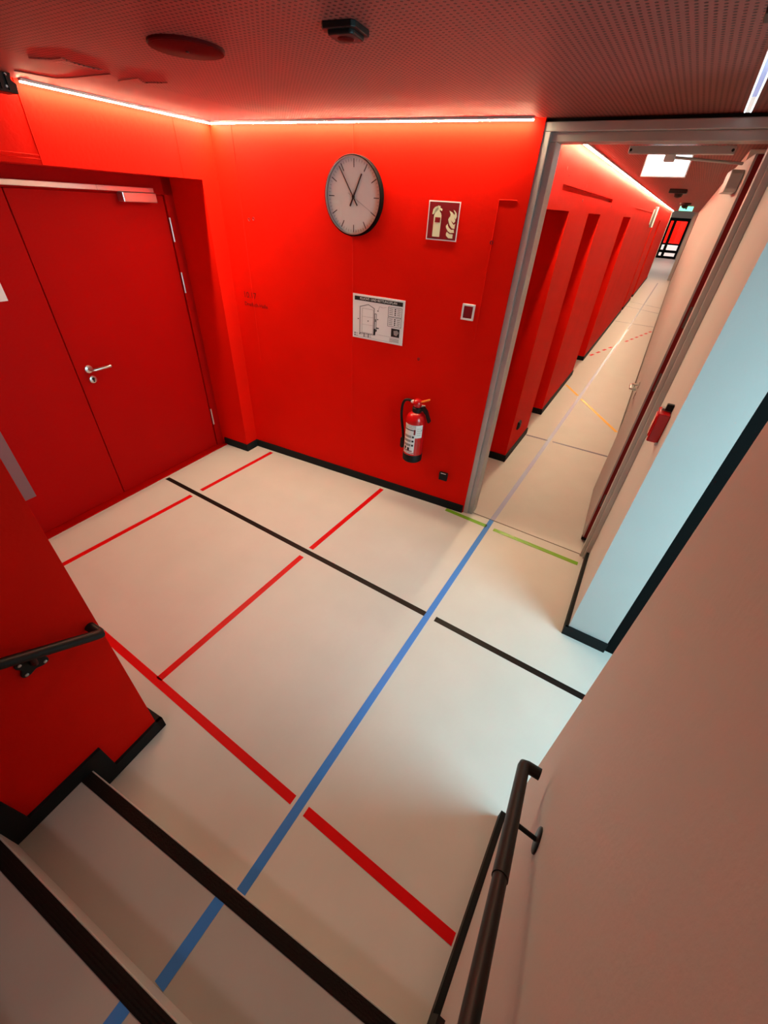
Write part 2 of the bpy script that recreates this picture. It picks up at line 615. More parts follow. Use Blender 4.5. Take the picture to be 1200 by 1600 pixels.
# ------------------------------------------------------------------ far hall
bm = bmesh.new(); box(bm, -4.2, 1.6, 24.5, 44, 3.2, 3.3)
struct(obj('ceiling_hall', bm, PALE), 'ceiling of the far hall', 'ceiling')
bm = bmesh.new(); box(bm, -4.2, 1.6, 24.5, 24.62, CZ + 0.1, 3.3)
struct(obj('wall_hall_front', bm, BROWN), 'lintel wall above the corridor end', 'wall')
bm = bmesh.new(); box(bm, -4.3, -4.1, 24.5, 44, 0, 3.3)
struct(obj('wall_hall_left', bm, BROWN), 'left wall of the far hall', 'wall')
bm = bmesh.new(); box(bm, -0.35, 1.6, 24.6, 44, 0, 3.3)
struct(obj('wall_hall_right', bm, BROWN), 'grey beige wall leading to the far glazed door', 'wall')
bm = bmesh.new()
box(bm, -4.2, -1.90, 40, 40.15, 0, 3.3); box(bm, -0.62, -0.3, 40, 40.15, 0, 3.3); box(bm, -1.90, -0.62, 40, 40.15, 2.36, 3.3)
struct(obj('wall_hall_end', bm, BROWN), 'grey beige end wall around the far glazed door', 'wall')
bm = bmesh.new(); box(bm, -4.2, 1.6, 43, 43.2, 0, 3.3)
struct(obj('wall_far_room', bm, RED), 'red wall seen through the far glazed door', 'wall')
bm = bmesh.new()
box(bm, -3.0, -0.36, 42.4, 42.95, 0, 0.72)
tag(obj('bench', bm, WHITE, bevel=0.02), 'pale low bench against the red wall beyond the glazed door', 'bench')
d3 = thing('door_3', 'dark framed glazed door at the far end of the corridor', 'door', (-1.26, 40.02, 0))
d3['kind'] = 'structure'
bm = bmesh.new()
for b_ in ((-0.64, -0.50, 0, 2.36), (0.50, 0.64, 0, 2.36), (-0.34, -0.16, 0.0, 2.36)):
    box(bm, b_[0], b_[1], -0.04, 0.06, b_[2], b_[3])
for z0_, z1_ in ((0, 0.14), (0.34, 0.50), (0.80, 0.90), (2.18, 2.36)):
    box(bm, -0.54, 0.54, -0.035, 0.055, z0_, z1_)
obj('door_frame', bm, BLACKW, d3)
for x0_, x1_ in ((-0.54, -0.33), (-0.20, 0.54)):
    for z0_, z1_ in ((0.10, 0.34), (0.46, 0.80), (0.86, 2.22)):
        bx('pane', (x0_, x1_, 0.0, 0.008, z0_, z1_), GLASS, d3)

# ------------------------------------------------------------------ baseboards
BH = 0.072


def bseg(bm, a, b, h=BH, t=0.012):
    """skirting along a->b, proud on the right-hand side (viewer side)"""
    a, b = Vector((a[0], a[1], 0)), Vector((b[0], b[1], 0))
    d = (b - a).normalized()
    n = Vector((d.y, -d.x, 0)) * t
    pts = [(a.x, a.y), (b.x, b.y), (b.x + n.x, b.y + n.y), (a.x + n.x, a.y + n.y)]
    prism(bm, pts, 0, h)


bm = bmesh.new()
bseg(bm, CLK.at(0.0, 0), CLK.at(2.262, 0))
struct(obj('baseboard_back', bm, RUBBER), 'black rubber skirting under the clock wall', 'baseboard')
bm = bmesh.new()
a_ = DOORW.at(REC1, 0); b_ = DOORW.at(3.0, 0)
bseg(bm, a_, b_ + DOORW.n * 0)
r_ = DOORW.at(REC1, 0, -RECD + 0.07)
bseg(bm, r_, DOORW.at(REC1, 0, 0.012))
struct(obj('baseboard_left', bm, RUBBER), 'black rubber skirting round the corner beside the double door', 'baseboard')
bm = bmesh.new()
prev = [(3.90, 4.73), (5.42, 7.45), (8.44, 14.3), (14.7, 16.9), (17.7, 24.5)]
for y0_, y1_ in prev:
    bseg(bm, CORL.at(cu(y0_)), CORL.at(cu(y1_)))
    e = CORL.at(cu(y0_), 0, -0.25)
    bseg(bm, e, CORL.at(cu(y0_), 0, 0.012))
struct(obj('baseboard_corridor_left', bm, RUBBER), 'black rubber skirting along the red piers of the corridor', 'baseboard')
bm = bmesh.new()
bseg(bm, (0.433, 2.012), (0.195, 2.012))
# (wall end faces the viewer: proud towards -y)
for v in list(bm.verts):
    pass
bm.free()
bm = bmesh.new()
bseg(bm, (0.190, 2.016), (0.437, 2.016), t=0.016)
bseg(bm, (0.188, 2.81), (0.206, 2.000), t=0.020)
for v in bm.verts:
    pass
struct(obj('baseboard_column', bm, RUBBER), 'black skirting round the pale wall end', 'baseboard')
bm = bmesh.new()
bseg(bm, (-0.205, 24.2), (0.10, 4.06), 0.06, 0.008)
bmesh.ops.translate(bm, verts=bm.verts, vec=(-0.006, 0, 0))
struct(obj('baseboard_corridor_right', bm, JOINT), 'thin skirting along the pale corridor wall', 'baseboard')

# ------------------------------------------------------------------ stairs
RISE, GO, NSTEP = 0.17, 0.279, 11
stair = thing('staircase', 'grey stairs with dark nosing strips rising from the landing', 'staircase', E1, ST)
# local x along the nosing, -y ascending
for k in range(NSTEP):
    z1_ = RISE * (k + 1)
    y1_ = -GO * k
    depth = GO + 0.03 if k < NSTEP - 1 else 2.9
    bm = bmesh.new()
    xe = lambda y_: (0.183 - E1.x + y_ * math.sin(ST)) / math.cos(ST)
    prism(bm, [(-0.020, y1_), (-0.020, y1_ - depth), (xe(y1_ - depth), y1_ - depth), (xe(y1_), y1_)], z1_ - RISE, z1_)
    st = obj('step', bm, TREAD, stair, bevel=0.003)
    bm = bmesh.new()
    box(bm, -0.019, xe(y1_) - 0.012, y1_ - 0.048, y1_ - 0.005, z1_ - 0.004, z1_ + 0.0015)
    for g in range(4):
        yy = y1_ - 0.010 - g * 0.0095
        box(bm, -0.019, xe(y1_) - 0.012, yy - 0.005, yy, z1_ + 0.001, z1_ + 0.0030)
    obj('nosing_strip', bm, NOSE, st)
# skirting on the stairs, left
bm = bmesh.new()
prof = [(0.303, 0.0), (0.303, BH), (0.068, BH), (0.060, RISE + BH)]
for k in range(1, NSTEP):
    prof += [(-GO * k + 0.068, RISE * k + BH), (-GO * k + 0.060, RISE * (k + 1) + BH)]
prof += [(-GO * NSTEP, RISE * NSTEP + BH), (-GO * NSTEP, 0.0)]
prism(bm, prof, -0.033, -0.018, 'x')
o = obj('baseboard_stair_left', bm, RUBBER)
o.location = E1; o.rotation_euler = (0, 0, ST)
struct(o, 'black stepped skirting climbing the red stair wall', 'baseboard')
# skirting return on the landing side of the red wall end
bm = bmesh.new()
box(bm, -2.3, -0.018, 0.2758, 0.303, 0, BH)
o = obj('baseboard_stair_end', bm, RUBBER)
o.location = E1; o.rotation_euler = (0, 0, ST)
struct(o, 'black skirting round the landing end of the red stair wall', 'baseboard')
# right
bm = bmesh.new()
prof = [(0.845, 0.0), (0.845, BH), (0.20, BH), (0.19, RISE + BH)]
y0_ = 0.128
for k in range(1, NSTEP):
    prof += [(y0_ - GO * k + 0.068, RISE * k + BH), (y0_ - GO * k + 0.060, RISE * (k + 1) + BH)]
prof += [(y0_ - GO * NSTEP, RISE * NSTEP + BH), (y0_ - GO * NSTEP, 0.0)]
prism(bm, prof, 0.181, 0.203, 'x')
struct(obj('baseboard_stair_right', bm, RUBBER), 'black stepped skirting climbing the plain stair wall', 'baseboard')

# ------------------------------------------------------------------ LED strips
def led(name, plane, u0, u1, label, m):
    t = hung(name, plane, u0, CZ, label, 'light strip', group=None)
    L = u1 - u0
    bx('housing', (0, L, -0.046, -0.022, -0.010, -0.0005), STEEL, t)
    bx('front_lip', (0, L, -0.0465, -0.0442, -0.0112, -0.0005), STEEL, t)
    bm = bmesh.new()
    prism(bm, [(-0.026, -0.0085), (-0.026, -0.0150), (-0.044, -0.0125), (-0.044, -0.0085)], 0.002, L - 0.002, 'x')
    obj('diffuser', bm, m, t)
    return t


ul, _ = DOORW.hit(25, 129)
led('led_strip', DOORW, ul, 2.995, 'glowing LED strip along the ceiling above the red double door', LED)
ur, _ = CLK.hit(837, 186)
led('led_strip', CLK, 0.03, ur, 'glowing LED strip along the ceiling above the clock', LED)
led('led_strip', CORL, cu(2.98), cu(24.4), 'long glowing LED strip running down the red corridor', LEDC)

# ------------------------------------------------------------------ red double door
DP = DOORW.at(0, 0, -RECD)
lo, _ = Plane((DP.x, DP.y), DOORW.ang).hit(191, 766)
DOORP = Plane((DP.x, DP.y), DOORW.ang)
d1 = thing('door_1', 'red double door with steel lever in a deep recess', 'door', DOORP.at(lo, 0), DOORP.ang)
d1['kind'] = 'structure'
xr = REC1 - lo
xl = REC0 - lo
def dl(px, py, out=0.0):
    u_, z_ = DOORP.hit(px, py, out)
    return u_ - lo, z_
hx, _ = dl(263, 358)
hx = min(hx, xr - 0.06)
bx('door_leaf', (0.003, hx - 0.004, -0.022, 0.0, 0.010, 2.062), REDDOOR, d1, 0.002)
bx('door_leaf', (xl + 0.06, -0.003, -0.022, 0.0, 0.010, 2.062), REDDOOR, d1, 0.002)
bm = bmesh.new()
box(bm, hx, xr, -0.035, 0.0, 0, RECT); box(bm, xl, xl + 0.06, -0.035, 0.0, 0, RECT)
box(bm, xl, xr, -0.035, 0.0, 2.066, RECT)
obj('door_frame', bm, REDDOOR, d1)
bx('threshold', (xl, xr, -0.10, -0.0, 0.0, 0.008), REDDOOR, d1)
# slide rail and closer
cx0, cz0 = dl(0, 287, 0.05); cx1, cz1 = dl(237, 295, 0.05)
zr = (cz0 + cz1) / 2
bx('closer_rail', (xl + 0.1, cx1, -0.065, -0.035, zr - 0.014, zr + 0.014), STAIN, d1, 0.002)
bx('rail_joint', (cx1 - 0.42, cx1 - 0.415, -0.0662, -0.034, zr - 0.0142, zr + 0.0142), STEEL, d1)
ka, _ = dl(187, 300, 0.06); kb, kz = dl(243, 317, 0.06)
bx('door_closer', (ka, kb, -0.085, -0.022, kz, kz + 0.055), STAIN, d1, 0.004)
# hinges
for a2, b2 in (((259, 340), (268, 378)), ((278, 426), (286, 458)), ((326, 640), (332, 663))):
    x1_, za = dl(*a2, 0.03); x2_, zb = dl(*b2, 0.03)
    bm = bmesh.new()
    lathe(bm, [(0.0075, zb), (0.0075, (za + zb) / 2 - 0.001), (0.006, (za + zb) / 2), (0.0075, (za + zb) / 2 + 0.001), (0.0075, za)], (hx + 0.003, -0.036, 0), 'z', 12)
    obj('hinge', bm, STAIN, d1, True)
# lever handle
lx, lz = dl(139, 577, 0.03)
bm = bmesh.new()
lathe(bm, [(0.027, -0.022), (0.027, -0.030), (0.024, -0.032)], (lx, 0, lz), 'y', 24)
hr = obj('handle_rose', bm, STAIN, d1, True)
bm = bmesh.new()
tube(bm, [(lx, -0.03, lz), (lx, -0.066, lz), (lx + 0.012, -0.076, lz), (lx + 0.135, -0.076, lz)], 0.0095)
obj('lever', bm, STAIN, hr, True)
bm = bmesh.new()
lathe(bm, [(0.026, -0.022), (0.026, -0.030), (0.023, -0.032)], (lx + 0.004, 0, lz - 0.075), 'y', 24)
ky = obj('key_rose', bm, STAIN, d1, True)
bm = bmesh.new()
lathe(bm, [(0.009, -0.030), (0.009, -0.036), (0.007, -0.037)], (lx + 0.004, 0, lz - 0.070), 'y', 16)
box(bm, lx + 0.0, lx + 0.008, -0.036, -0.030, lz - 0.092, lz - 0.074)
obj('lock_cylinder', bm, BLACK, ky)
# kick plate on the inactive leaf and the sheet of paper
px_, pz_ = dl(57, 775, 0.024)
bx('steel_edge_plate', (px_ - 0.10, px_, -0.0245, -0.021, pz_, 1.15), mat('dull_reddish_plate', (0.20, 0.11, 0.12), 0.5, 0.3), d1)
qx, qz = dl(13, 470, 0.024)
sh = thing('paper_notice', 'white paper sheet taped to the inactive red door leaf', 'paper', DOORP.at(lo + qx - 0.148, qz, 0.0225), DOORP.ang)
bx('sheet', (-0.148, 0.148, -0.0012, 0.0, 0.0, 0.21), PAPER, sh)

# ------------------------------------------------------------------ corridor door frame and open leaf
d2 = thing('door_2', 'grey steel door frame with open leaf into the corridor', 'door', (0, 2.81, 0))
d2['kind'] = 'structure'
FX0, FX1 = -0.842, 0.186


def frame_part(x0, x1, z0, z1, name):
    bm = bmesh.new()
    box(bm, x0, x1, 0.0, 0.12, z0, z1)
    return obj(name, bm, STEEL, d2, bevel=0.004)


frame_part(FX0, FX0 + 0.040, 0, 2.4335, 'jamb')
bx('jamb', (FX0 + 0.040, FX0 + 0.076, 0.018, 0.125, 0, 2.3965), STEEL, d2, 0.003)
frame_part(FX1 - 0.030, FX1 + 0.002, 0, 2.4335, 'jamb')
bx('jamb', (0.131, FX1 - 0.030, 0.018, 0.125, 0, 2.3965), STEEL, d2, 0.003)
frame_part(FX0, FX1, 2.433, 2.470, 'head')
bx('head', (FX0 + 0.002, FX1 - 0.002, 0.018, 0.125, 2.396, 2.433), STEEL, d2, 0.003)
bx('shadow_gap', (FX0, FX1, 0.03, 0.10, 2.470, CZ + 0.002), BLACK, d2)
bx('threshold_joint', (FX0 + 0.076, FX1 - 0.02, 0.040, 0.048, -0.001, 0.0015), JOINT, d2)
# open leaf
ha = Vector((0.100, 0.230)); hb = Vector((0.046, 1.090))
ang = math.atan2(hb.y - ha.y, hb.x - ha.x)
leaf_e = bpy.data.objects.new('open_leaf', None)
bm = bmesh.new()
LW = (hb - ha).length
box(bm, 0.0, LW, -0.045, -0.0015, 0.012, 2.375)
lf = obj('open_leaf', bm, PALE, d2, bevel=0.002)
lf.location = (ha.x, ha.y, 0); lf.rotation_euler = (0, 0, ang)
bx('red_leaf_edge', (-0.004, 0.001, -0.0445, -0.012, 0.014, 2.372), REDDARK, lf)
bx('bottom_seal', (-0.006, 0.03, -0.047, 0.001, 0.012, 0.035), BLACK, lf)
bpy.data.objects.remove(leaf_e)
bm = bmesh.new()
lathe(bm, [(0.026, 0.0), (0.026, 0.008), (0.022, 0.010)], (LW - 0.075, 0, 1.05), 'y', 20)
hr = obj('handle_rose', bm, STAIN, lf, True)
bm = bmesh.new()
tube(bm, [(LW - 0.075, 0.005, 1.05), (LW - 0.075, 0.050, 1.05), (LW - 0.088, 0.058, 1.05), (LW - 0.20, 0.058, 1.05), (LW - 0.205, 0.05, 1.05), (LW - 0.205, 0.02, 1.05)], 0.0095)
obj('lever', bm, STAIN, lf, True)
bx('key_plate', (LW - 0.088, LW - 0.062, 0.0, 0.006, 0.94, 0.995), STAIN, lf, 0.002)
for zz in (0.35, 1.25, 1.62):
    bx('edge_lock', (-0.0052, -0.003, -0.034, -0.022, zz, zz + 0.11), mat('dull_lock_steel', (0.14, 0.10, 0.09), 0.5, 0.3), lf)
# slide rail on the head, arm and closer body
def ony(px, py, y):
    d = ray(px, py)
    return CAM_POS + d * ((y - CAM_POS.y) / d.y)
a_ = ony(986, 228, 2.97); b_ = ony(1151, 231, 2.97)
bx('closer_rail', (a_.x, b_.x, 0.128, 0.168, 2.362, 2.392), STEEL, d2, 0.003)
for xx in (a_.x + 0.010, b_.x - 0.010):
    bm = bmesh.new()
    lathe(bm, [(0.006, 0.1265), (0.006, 0.130)], (xx, 0, 2.376), 'y', 12)
    obj('rail_screw', bm, BLACK, d2)
bm = bmesh.new()
sb = ony(1052, 235, 2.97).x
box(bm, sb - 0.025, sb + 0.02, 0.126, 0.17, 2.335, 2.362)
obj('slide_block', bm, WHITE, d2, bevel=0.003)
bm = bmesh.new()
tube(bm, [(sb, 0.15, 2.352), (0.070, 0.36, 2.348)], 0.006, 8)
obj('closer_arm', bm, STEEL, d2, True)
bm = bmesh.new()
prism(bm, [(0.10, 2.25), (0.115, 2.235), (0.31, 2.235), (0.32, 2.25), (0.32, 2.31), (0.30, 2.325), (0.12, 2.325), (0.10, 2.31)], 0.0, 0.055, 'y')
obj('door_closer', bm, STEEL, lf, bevel=0.004)

# ------------------------------------------------------------------ wall clock
(u1_, z1_), (u2_, z2_) = CLK.hit(509, 305, 0.03), CLK.hit(597, 305, 0.03)
(u3_, z3_), (u4_, z4_) = CLK.hit(552, 240, 0.03), CLK.hit(552, 369, 0.03)
uc, zc, RC = (u1_ + u2_) / 2, (z3_ + z4_) / 2, (z3_ - z4_) / 2
ck = hung('wall_clock', CLK, uc, zc, 'round black rimmed wall clock with white dial', 'clock')
bm = bmesh.new()
lathe(bm, [(RC * 0.90, 0.0), (RC, -0.004), (RC, -0.040), (RC * 0.985, -0.045), (RC * 0.955, -0.045), (RC * 0.95, -0.040), (RC * 0.95, -0.020)], n=72, axis='y')
obj('rim', bm, mat('matt_black_rim', (0.0022, 0.002, 0.002), 0.6, 0.05), ck, True)
bm = bmesh.new()
lathe(bm, [(RC * 0.955, -0.0445), (RC * 0.962, -0.0465), (RC * 0.945, -0.0465), (RC * 0.940, -0.030), (RC * 0.955, -0.030)], n=72, axis='y')
bmesh.ops.delete(bm, geom=[f for f in bm.faces if len(f.verts) > 4], context='FACES')
obj('bezel', bm, STAIN, ck, True)
bm = bmesh.new()
lathe(bm, [(RC * 0.95, -0.018), (RC * 0.95, -0.022)], n=72, axis='y')
obj('dial', bm, CLOCKW, ck)


def radial(bm, a, r0, r1, w0, w1, y):
    """flat bar in the dial plane, angle a clockwise from 12"""
    s, c = math.sin(a), math.cos(a)
    px, pz = c, -s
    pts = [(s * r0 - px * w0, c * r0 - pz * w0), (s * r0 + px * w0, c * r0 + pz * w0), (s * r1 + px * w1, c * r1 + pz * w1), (s * r1 - px * w1, c * r1 - pz * w1)]
    prism(bm, pts, y - 0.0008, y + 0.0008, 'y')


for k in range(12):
    bm = bmesh.new()
    radial(bm, k * math.pi / 6, RC * 0.70, RC * 0.90, 0.0022, 0.0022, -0.0225)
    obj('hour_mark', bm, INK, ck)
bm = bmesh.new()
for k in range(60):
    if k % 5:
        radial(bm, k * math.pi / 30, RC * 0.835, RC * 0.90, 0.0009, 0.0009, -0.0225)
mk = obj('minute_marks', bm, GREY, ck)
mk['kind'] = 'stuff'
bm = bmesh.new(); radial(bm, D(27), -RC * 0.26, RC * 0.62, 0.0050, 0.0035, -0.027)
obj('hour_hand', bm, INK, ck)
bm = bmesh.new(); radial(bm, D(-34.5), -RC * 0.26, RC * 0.86, 0.0038, 0.0022, -0.030)
obj('minute_hand', bm, INK, ck)
bm = bmesh.new(); radial(bm, D(118), -RC * 0.2, RC * 0.75, 0.0009, 0.0006, -0.033)
obj('second_hand', bm, GREY, ck)
bm = bmesh.new(); lathe(bm, [(0.008, -0.022), (0.008, -0.034), (0.006, -0.035)], axis='y', n=16)
obj('hub', bm, INK, ck)
bm = bmesh.new(); lathe(bm, [(RC * 0.942, -0.0395), (RC * 0.942, -0.0415)], axis='y', n=72)
obj('pane', bm, GLASS, ck)

# ------------------------------------------------------------------ fire extinguisher sign
(ua, za), (ub, zb) = CLK.hit(671, 312), CLK.hit(719, 316)
(uc_, zc_), (ud, zd) = CLK.hit(666, 374), CLK.hit(714, 378)
SW = ((ub - ua) + (ud - uc_)) / 2
SH = ((za - zc_) + (zb - zd)) / 2
sg = hung('fire_sign', CLK, (ua + ub + uc_ + ud) / 4, (za + zb + zc_ + zd) / 4, 'dark red sign with cream extinguisher and flame symbols', 'sign')
bx('border', (-SW / 2, SW / 2, -0.003, 0.0, -SH / 2, SH / 2), PAPER, sg)
bx('red_field', (-SW / 2 + 0.006, SW / 2 - 0.006, -0.0036, -0.003, -SH / 2 + 0.006, SH / 2 - 0.006), SIGNRED, sg)


def flat(name, pts, parent, m=SIGNCREAM, y0=-0.0036, y1=-0.0043, sc=1.0, dx=0.0, dz=0.0):
    bm = bmesh.new()
    prism(bm, [(p[0] * sc + dx, p[1] * sc + dz) for p in pts], y1, y0, 'y')
    return obj(name, bm, m, parent)


k = SH
flat('extinguisher_symbol', [(-0.30 * SW, -0.41 * k), (-0.06 * SW, -0.41 * k), (-0.06 * SW, 0.14 * k), (-0.085 * SW, 0.20 * k), (-0.13 * SW, 0.24 * k),
     (-0.13 * SW, 0.28 * k), (-0.06 * SW, 0.25 * k), (-0.05 * SW, 0.30 * k), (-0.12 * SW, 0.33 * k), (-0.12 * SW, 0.37 * k), (-0.20 * SW, 0.38 * k), (-0.21 * SW, 0.34 * k), (-0.29 * SW, 0.29 * k), (-0.33 * SW, 0.16 * k),
     (-0.36 * SW, 0.16 * k), (-0.345 * SW, 0.28 * k), (-0.30 * SW, 0.335 * k), (-0.225 * SW, 0.365 * k), (-0.22 * SW, 0.30 * k), (-0.22 * SW, 0.24 * k), (-0.27 * SW, 0.20 * k), (-0.30 * SW, 0.14 * k)], sg)
bx('symbol_label', (-0.255 * SW, -0.085 * SW, -0.0049, -0.0043, -0.04 * k, 0.09 * k), SIGNRED, sg)
flame = [(0.0, 0.0), (0.10, 0.02), (0.22, 0.10), (0.25, 0.24), (0.22, 0.36), (0.17, 0.22), (0.07, 0.14), (0.0, 0.13)]
flat('flame_symbol', [(0.20, -0.40), (0.34, -0.40), (0.36, -0.30), (0.25, -0.26), (0.17, -0.20), (0.15, -0.30)], sg, sc=1.0, y0=-0.0036) if False else None
for pts in ([(0.16, -0.36), (0.24, -0.42), (0.37, -0.42), (0.37, -0.31), (0.26, -0.31), (0.17, -0.26), (0.15, -0.31)],
            [(0.13, -0.16), (0.20, -0.24), (0.28, -0.28), (0.40, -0.27), (0.38, -0.19), (0.30, -0.20), (0.22, -0.15), (0.18, -0.10), (0.17, -0.05), (0.12, -0.11)],
            [(0.19, 0.0), (0.23, -0.08), (0.31, -0.16), (0.40, -0.17), (0.41, -0.04), (0.36, -0.07), (0.30, -0.02), (0.25, 0.05), (0.20, 0.12), (0.17, 0.05)],
            [(0.18, 0.27), (0.23, 0.18), (0.21, 0.10), (0.28, 0.02), (0.36, -0.03), (0.40, 0.03), (0.36, 0.10), (0.34, 0.18), (0.28, 0.23)],
            [(0.30, 0.30), (0.36, 0.22), (0.34, 0.14), (0.40, 0.06), (0.43, 0.14), (0.41, 0.22), (0.36, 0.27)]):
    flat('flame_symbol', [(p[0] * SW, p[1] * k) for p in pts], sg)

# ------------------------------------------------------------------ escape plan
(ua, za), (ub, zb) = CLK.hit(552, 458), CLK.hit(633, 469.5)
(uc_, zc_), (ud, zd) = CLK.hit(552, 526), CLK.hit(629, 540)
PW = ((ub - ua) + (ud - uc_)) / 2
PH = ((za - zc_) + (zb - zd)) / 2
pl = hung('escape_plan', CLK, (ua + uc_) / 2, (zc_ + zd) / 2, 'printed escape route plan with black title bar', 'plan')
bx('sheet', (0, PW, -0.005, 0, 0, PH), PAPER, pl)
YP = -0.0052


def pb(name, x0, x1, z0, z1, m=INK):
    """printed bar on the plan, fractions of its width and height from bottom left"""
    return bx(name, (x0 * PW, x1 * PW, YP - 0.0006, YP + 0.0004, z0 * PH, z1 * PH), m, pl)


pb('title_bar', 0.035, 0.965, 0.865, 0.955)
text('title_lettering', 'FLUCHT- UND RETTUNGSPLAN', 0.021, PAPER, pl, PW * 0.5, PH * 0.89, YP - 0.0009, 'CENTER')


def outline(name, pts, wd, m=INK):
    bm = bmesh.new()
    pts = [Vector((p[0] * PW, p[1] * PH)) for p in pts]
    for a, b in zip(pts, pts[1:]):
        d = (b - a).normalized() * wd / 2
        n = Vector((-d.y, d.x))
        prism(bm, [tuple(a - d + n), tuple(b + d + n), tuple(b + d - n), tuple(a - d - n)], YP - 0.0006, YP + 0.0002, 'y')
    return obj(name, bm, m, pl)


outline('building_outline', [(0.145, 0.13), (0.145, 0.73), (0.31, 0.80), (0.43, 0.73), (0.43, 0.13), (0.145, 0.13)], 0.0035)
outline('hall_outline', [(0.19, 0.15), (0.19, 0.70), (0.41, 0.70), (0.41, 0.15), (0.19, 0.15)], 0.0016, GREY)
outline('hall_divider', [(0.19, 0.34), (0.41, 0.34)], 0.001, GREY)
outline('hall_divider', [(0.19, 0.52), (0.41, 0.52)], 0.001, GREY)
outline('escape_corridor', [(0.445, 0.13), (0.445, 0.62), (0.475, 0.62), (0.475, 0.30), (0.455, 0.13)], 0.0028)
pb('stair_symbol', 0.432, 0.462, 0.13, 0.28)
pb('stair_symbol', 0.448, 0.472, 0.44, 0.50, GREY)
outline('terrain_line', [(0.50, 0.70), (0.53, 0.79), (0.60, 0.78), (0.66, 0.80)], 0.0015, GREY)
for x_, z_ in ((0.49, 0.68), (0.49, 0.49), (0.10, 0.44), (0.30, 0.42)):
    pb('marker', x_, x_ + 0.022, z_, z_ + 0.02)
pb('scale_bar', 0.475, 0.53, 0.29, 0.315)
pb('compass_mark', 0.47, 0.49, 0.22, 0.27)
for z_ in (0.62, 0.40):
    outline('legend_box', [(0.70, z_), (0.70, z_ + 0.20), (0.955, z_ + 0.20), (0.955, z_), (0.70, z_)], 0.0022)
    for j in range(4):
        pb('legend_text', 0.72, 0.79, z_ + 0.035 + 0.04 * j, z_ + 0.050 + 0.04 * j, GREY)
        pb('legend_text', 0.87, 0.93, z_ + 0.035 + 0.04 * j, z_ + 0.050 + 0.04 * j, GREY)
        pb('legend_symbol', 0.82, 0.845, z_ + 0.03 + 0.04 * j, z_ + 0.055 + 0.04 * j)
pb('overview_picture', 0.775, 0.935, 0.17, 0.36)
flat('overview_building', [(0.83 * PW, 0.22 * PH), (0.88 * PW, 0.20 * PH), (0.925 * PW, 0.28 * PH), (0.89 * PW, 0.33 * PH), (0.82 * PW, 0.31 * PH)], pl, GREY, YP - 0.0005, YP - 0.0010)
outline('imprint_rule', [(0.50, 0.155), (0.955, 0.155)], 0.0012, GREY)
outline('imprint_rule', [(0.03, 0.035), (0.80, 0.035)], 0.0010, GREY)
for j in range(4):
    pb('imprint_text', 0.75, 0.93, 0.05 + 0.023 * j, 0.060 + 0.023 * j, GREY)
for j, (x_, z_) in enumerate(((0.035, 0.045), (0.035, 0.095), (0.135, 0.09), (0.225, 0.05), (0.225, 0.09), (0.31, 0.05), (0.31, 0.09))):
    pb('legend_symbol', x_, x_ + 0.022, z_, z_ + 0.028)
    pb('legend_text', x_ + 0.03, x_ + 0.07, z_ + 0.006, z_ + 0.018, GREY)

# ------------------------------------------------------------------ room lettering
u_, z_ = CLK.hit(381, 463)
rm = hung('room_lettering', CLK, u_, z_ - 0.004, 'small dark room lettering 10.17 on the red wall', 'lettering')
TXT = mat('dark_red_lettering', (0.10, 0.004, 0.004), 0.6, 0.2)
text('room_number', '10.17', 0.062, TXT, rm, 0, 0.0, -0.0006)
text('room_name', 'Dreifach-Halle', 0.042, TXT, rm, 0, -0.062, -0.0006)

# ------------------------------------------------------------------ switch and sockets
u_, z_ = CLK.hit(731, 488, 0.01)
sw = hung('wall_switch', CLK, u_, z_, 'small white framed switch with dark insert near the door frame', 'switch')
bm = bmesh.new()
for b2 in ((-0.042, -0.030, -0.048, 0.048), (0.030, 0.042, -0.048, 0.048)):
    box(bm, b2[0], b2[1], -0.014, 0, b2[2], b2[3])
box(bm, -0.030, 0.030, -0.014, 0, 0.036, 0.048); box(bm, -0.030, 0.030, -0.014, 0, -0.048, -0.036)
obj('switch_frame', bm, WHITE, sw, bevel=0.002)
bx('rocker', (-0.030, 0.030, -0.010, 0, -0.036, 0.036), SIGNRED, sw)
u_, z_ = CLK.hit(692, 745, 0.02)
so = hung('wall_socket', CLK, u_, z_, 'black wall socket under the fire extinguisher', 'socket')
bx('socket_box', (-0.036, 0.036, -0.022, 0, -0.036, 0.036), BLACK, so, 0.004)
bx('hinged_lid', (-0.030, 0.030, -0.028, -0.020, -0.030, 0.026), BLACK, so, 0.003)
bx('label_strip', (-0.022, 0.022, -0.0235, -0.021, 0.0285, 0.0335), WHITE, so)
u_, z_ = CORL.hit(811, 664, 0.01)
so2 = hung('wall_socket', CORL, u_, z_, 'black wall socket low on the corridor pier', 'socket')
bx('socket_box', (-0.04, 0.04, -0.018, 0, -0.042, 0.042), BLACK, so2, 0.004)
bx('hinged_lid', (-0.03, 0.03, -0.024, -0.017, -0.03, 0.03), BLACK, so2, 0.003)

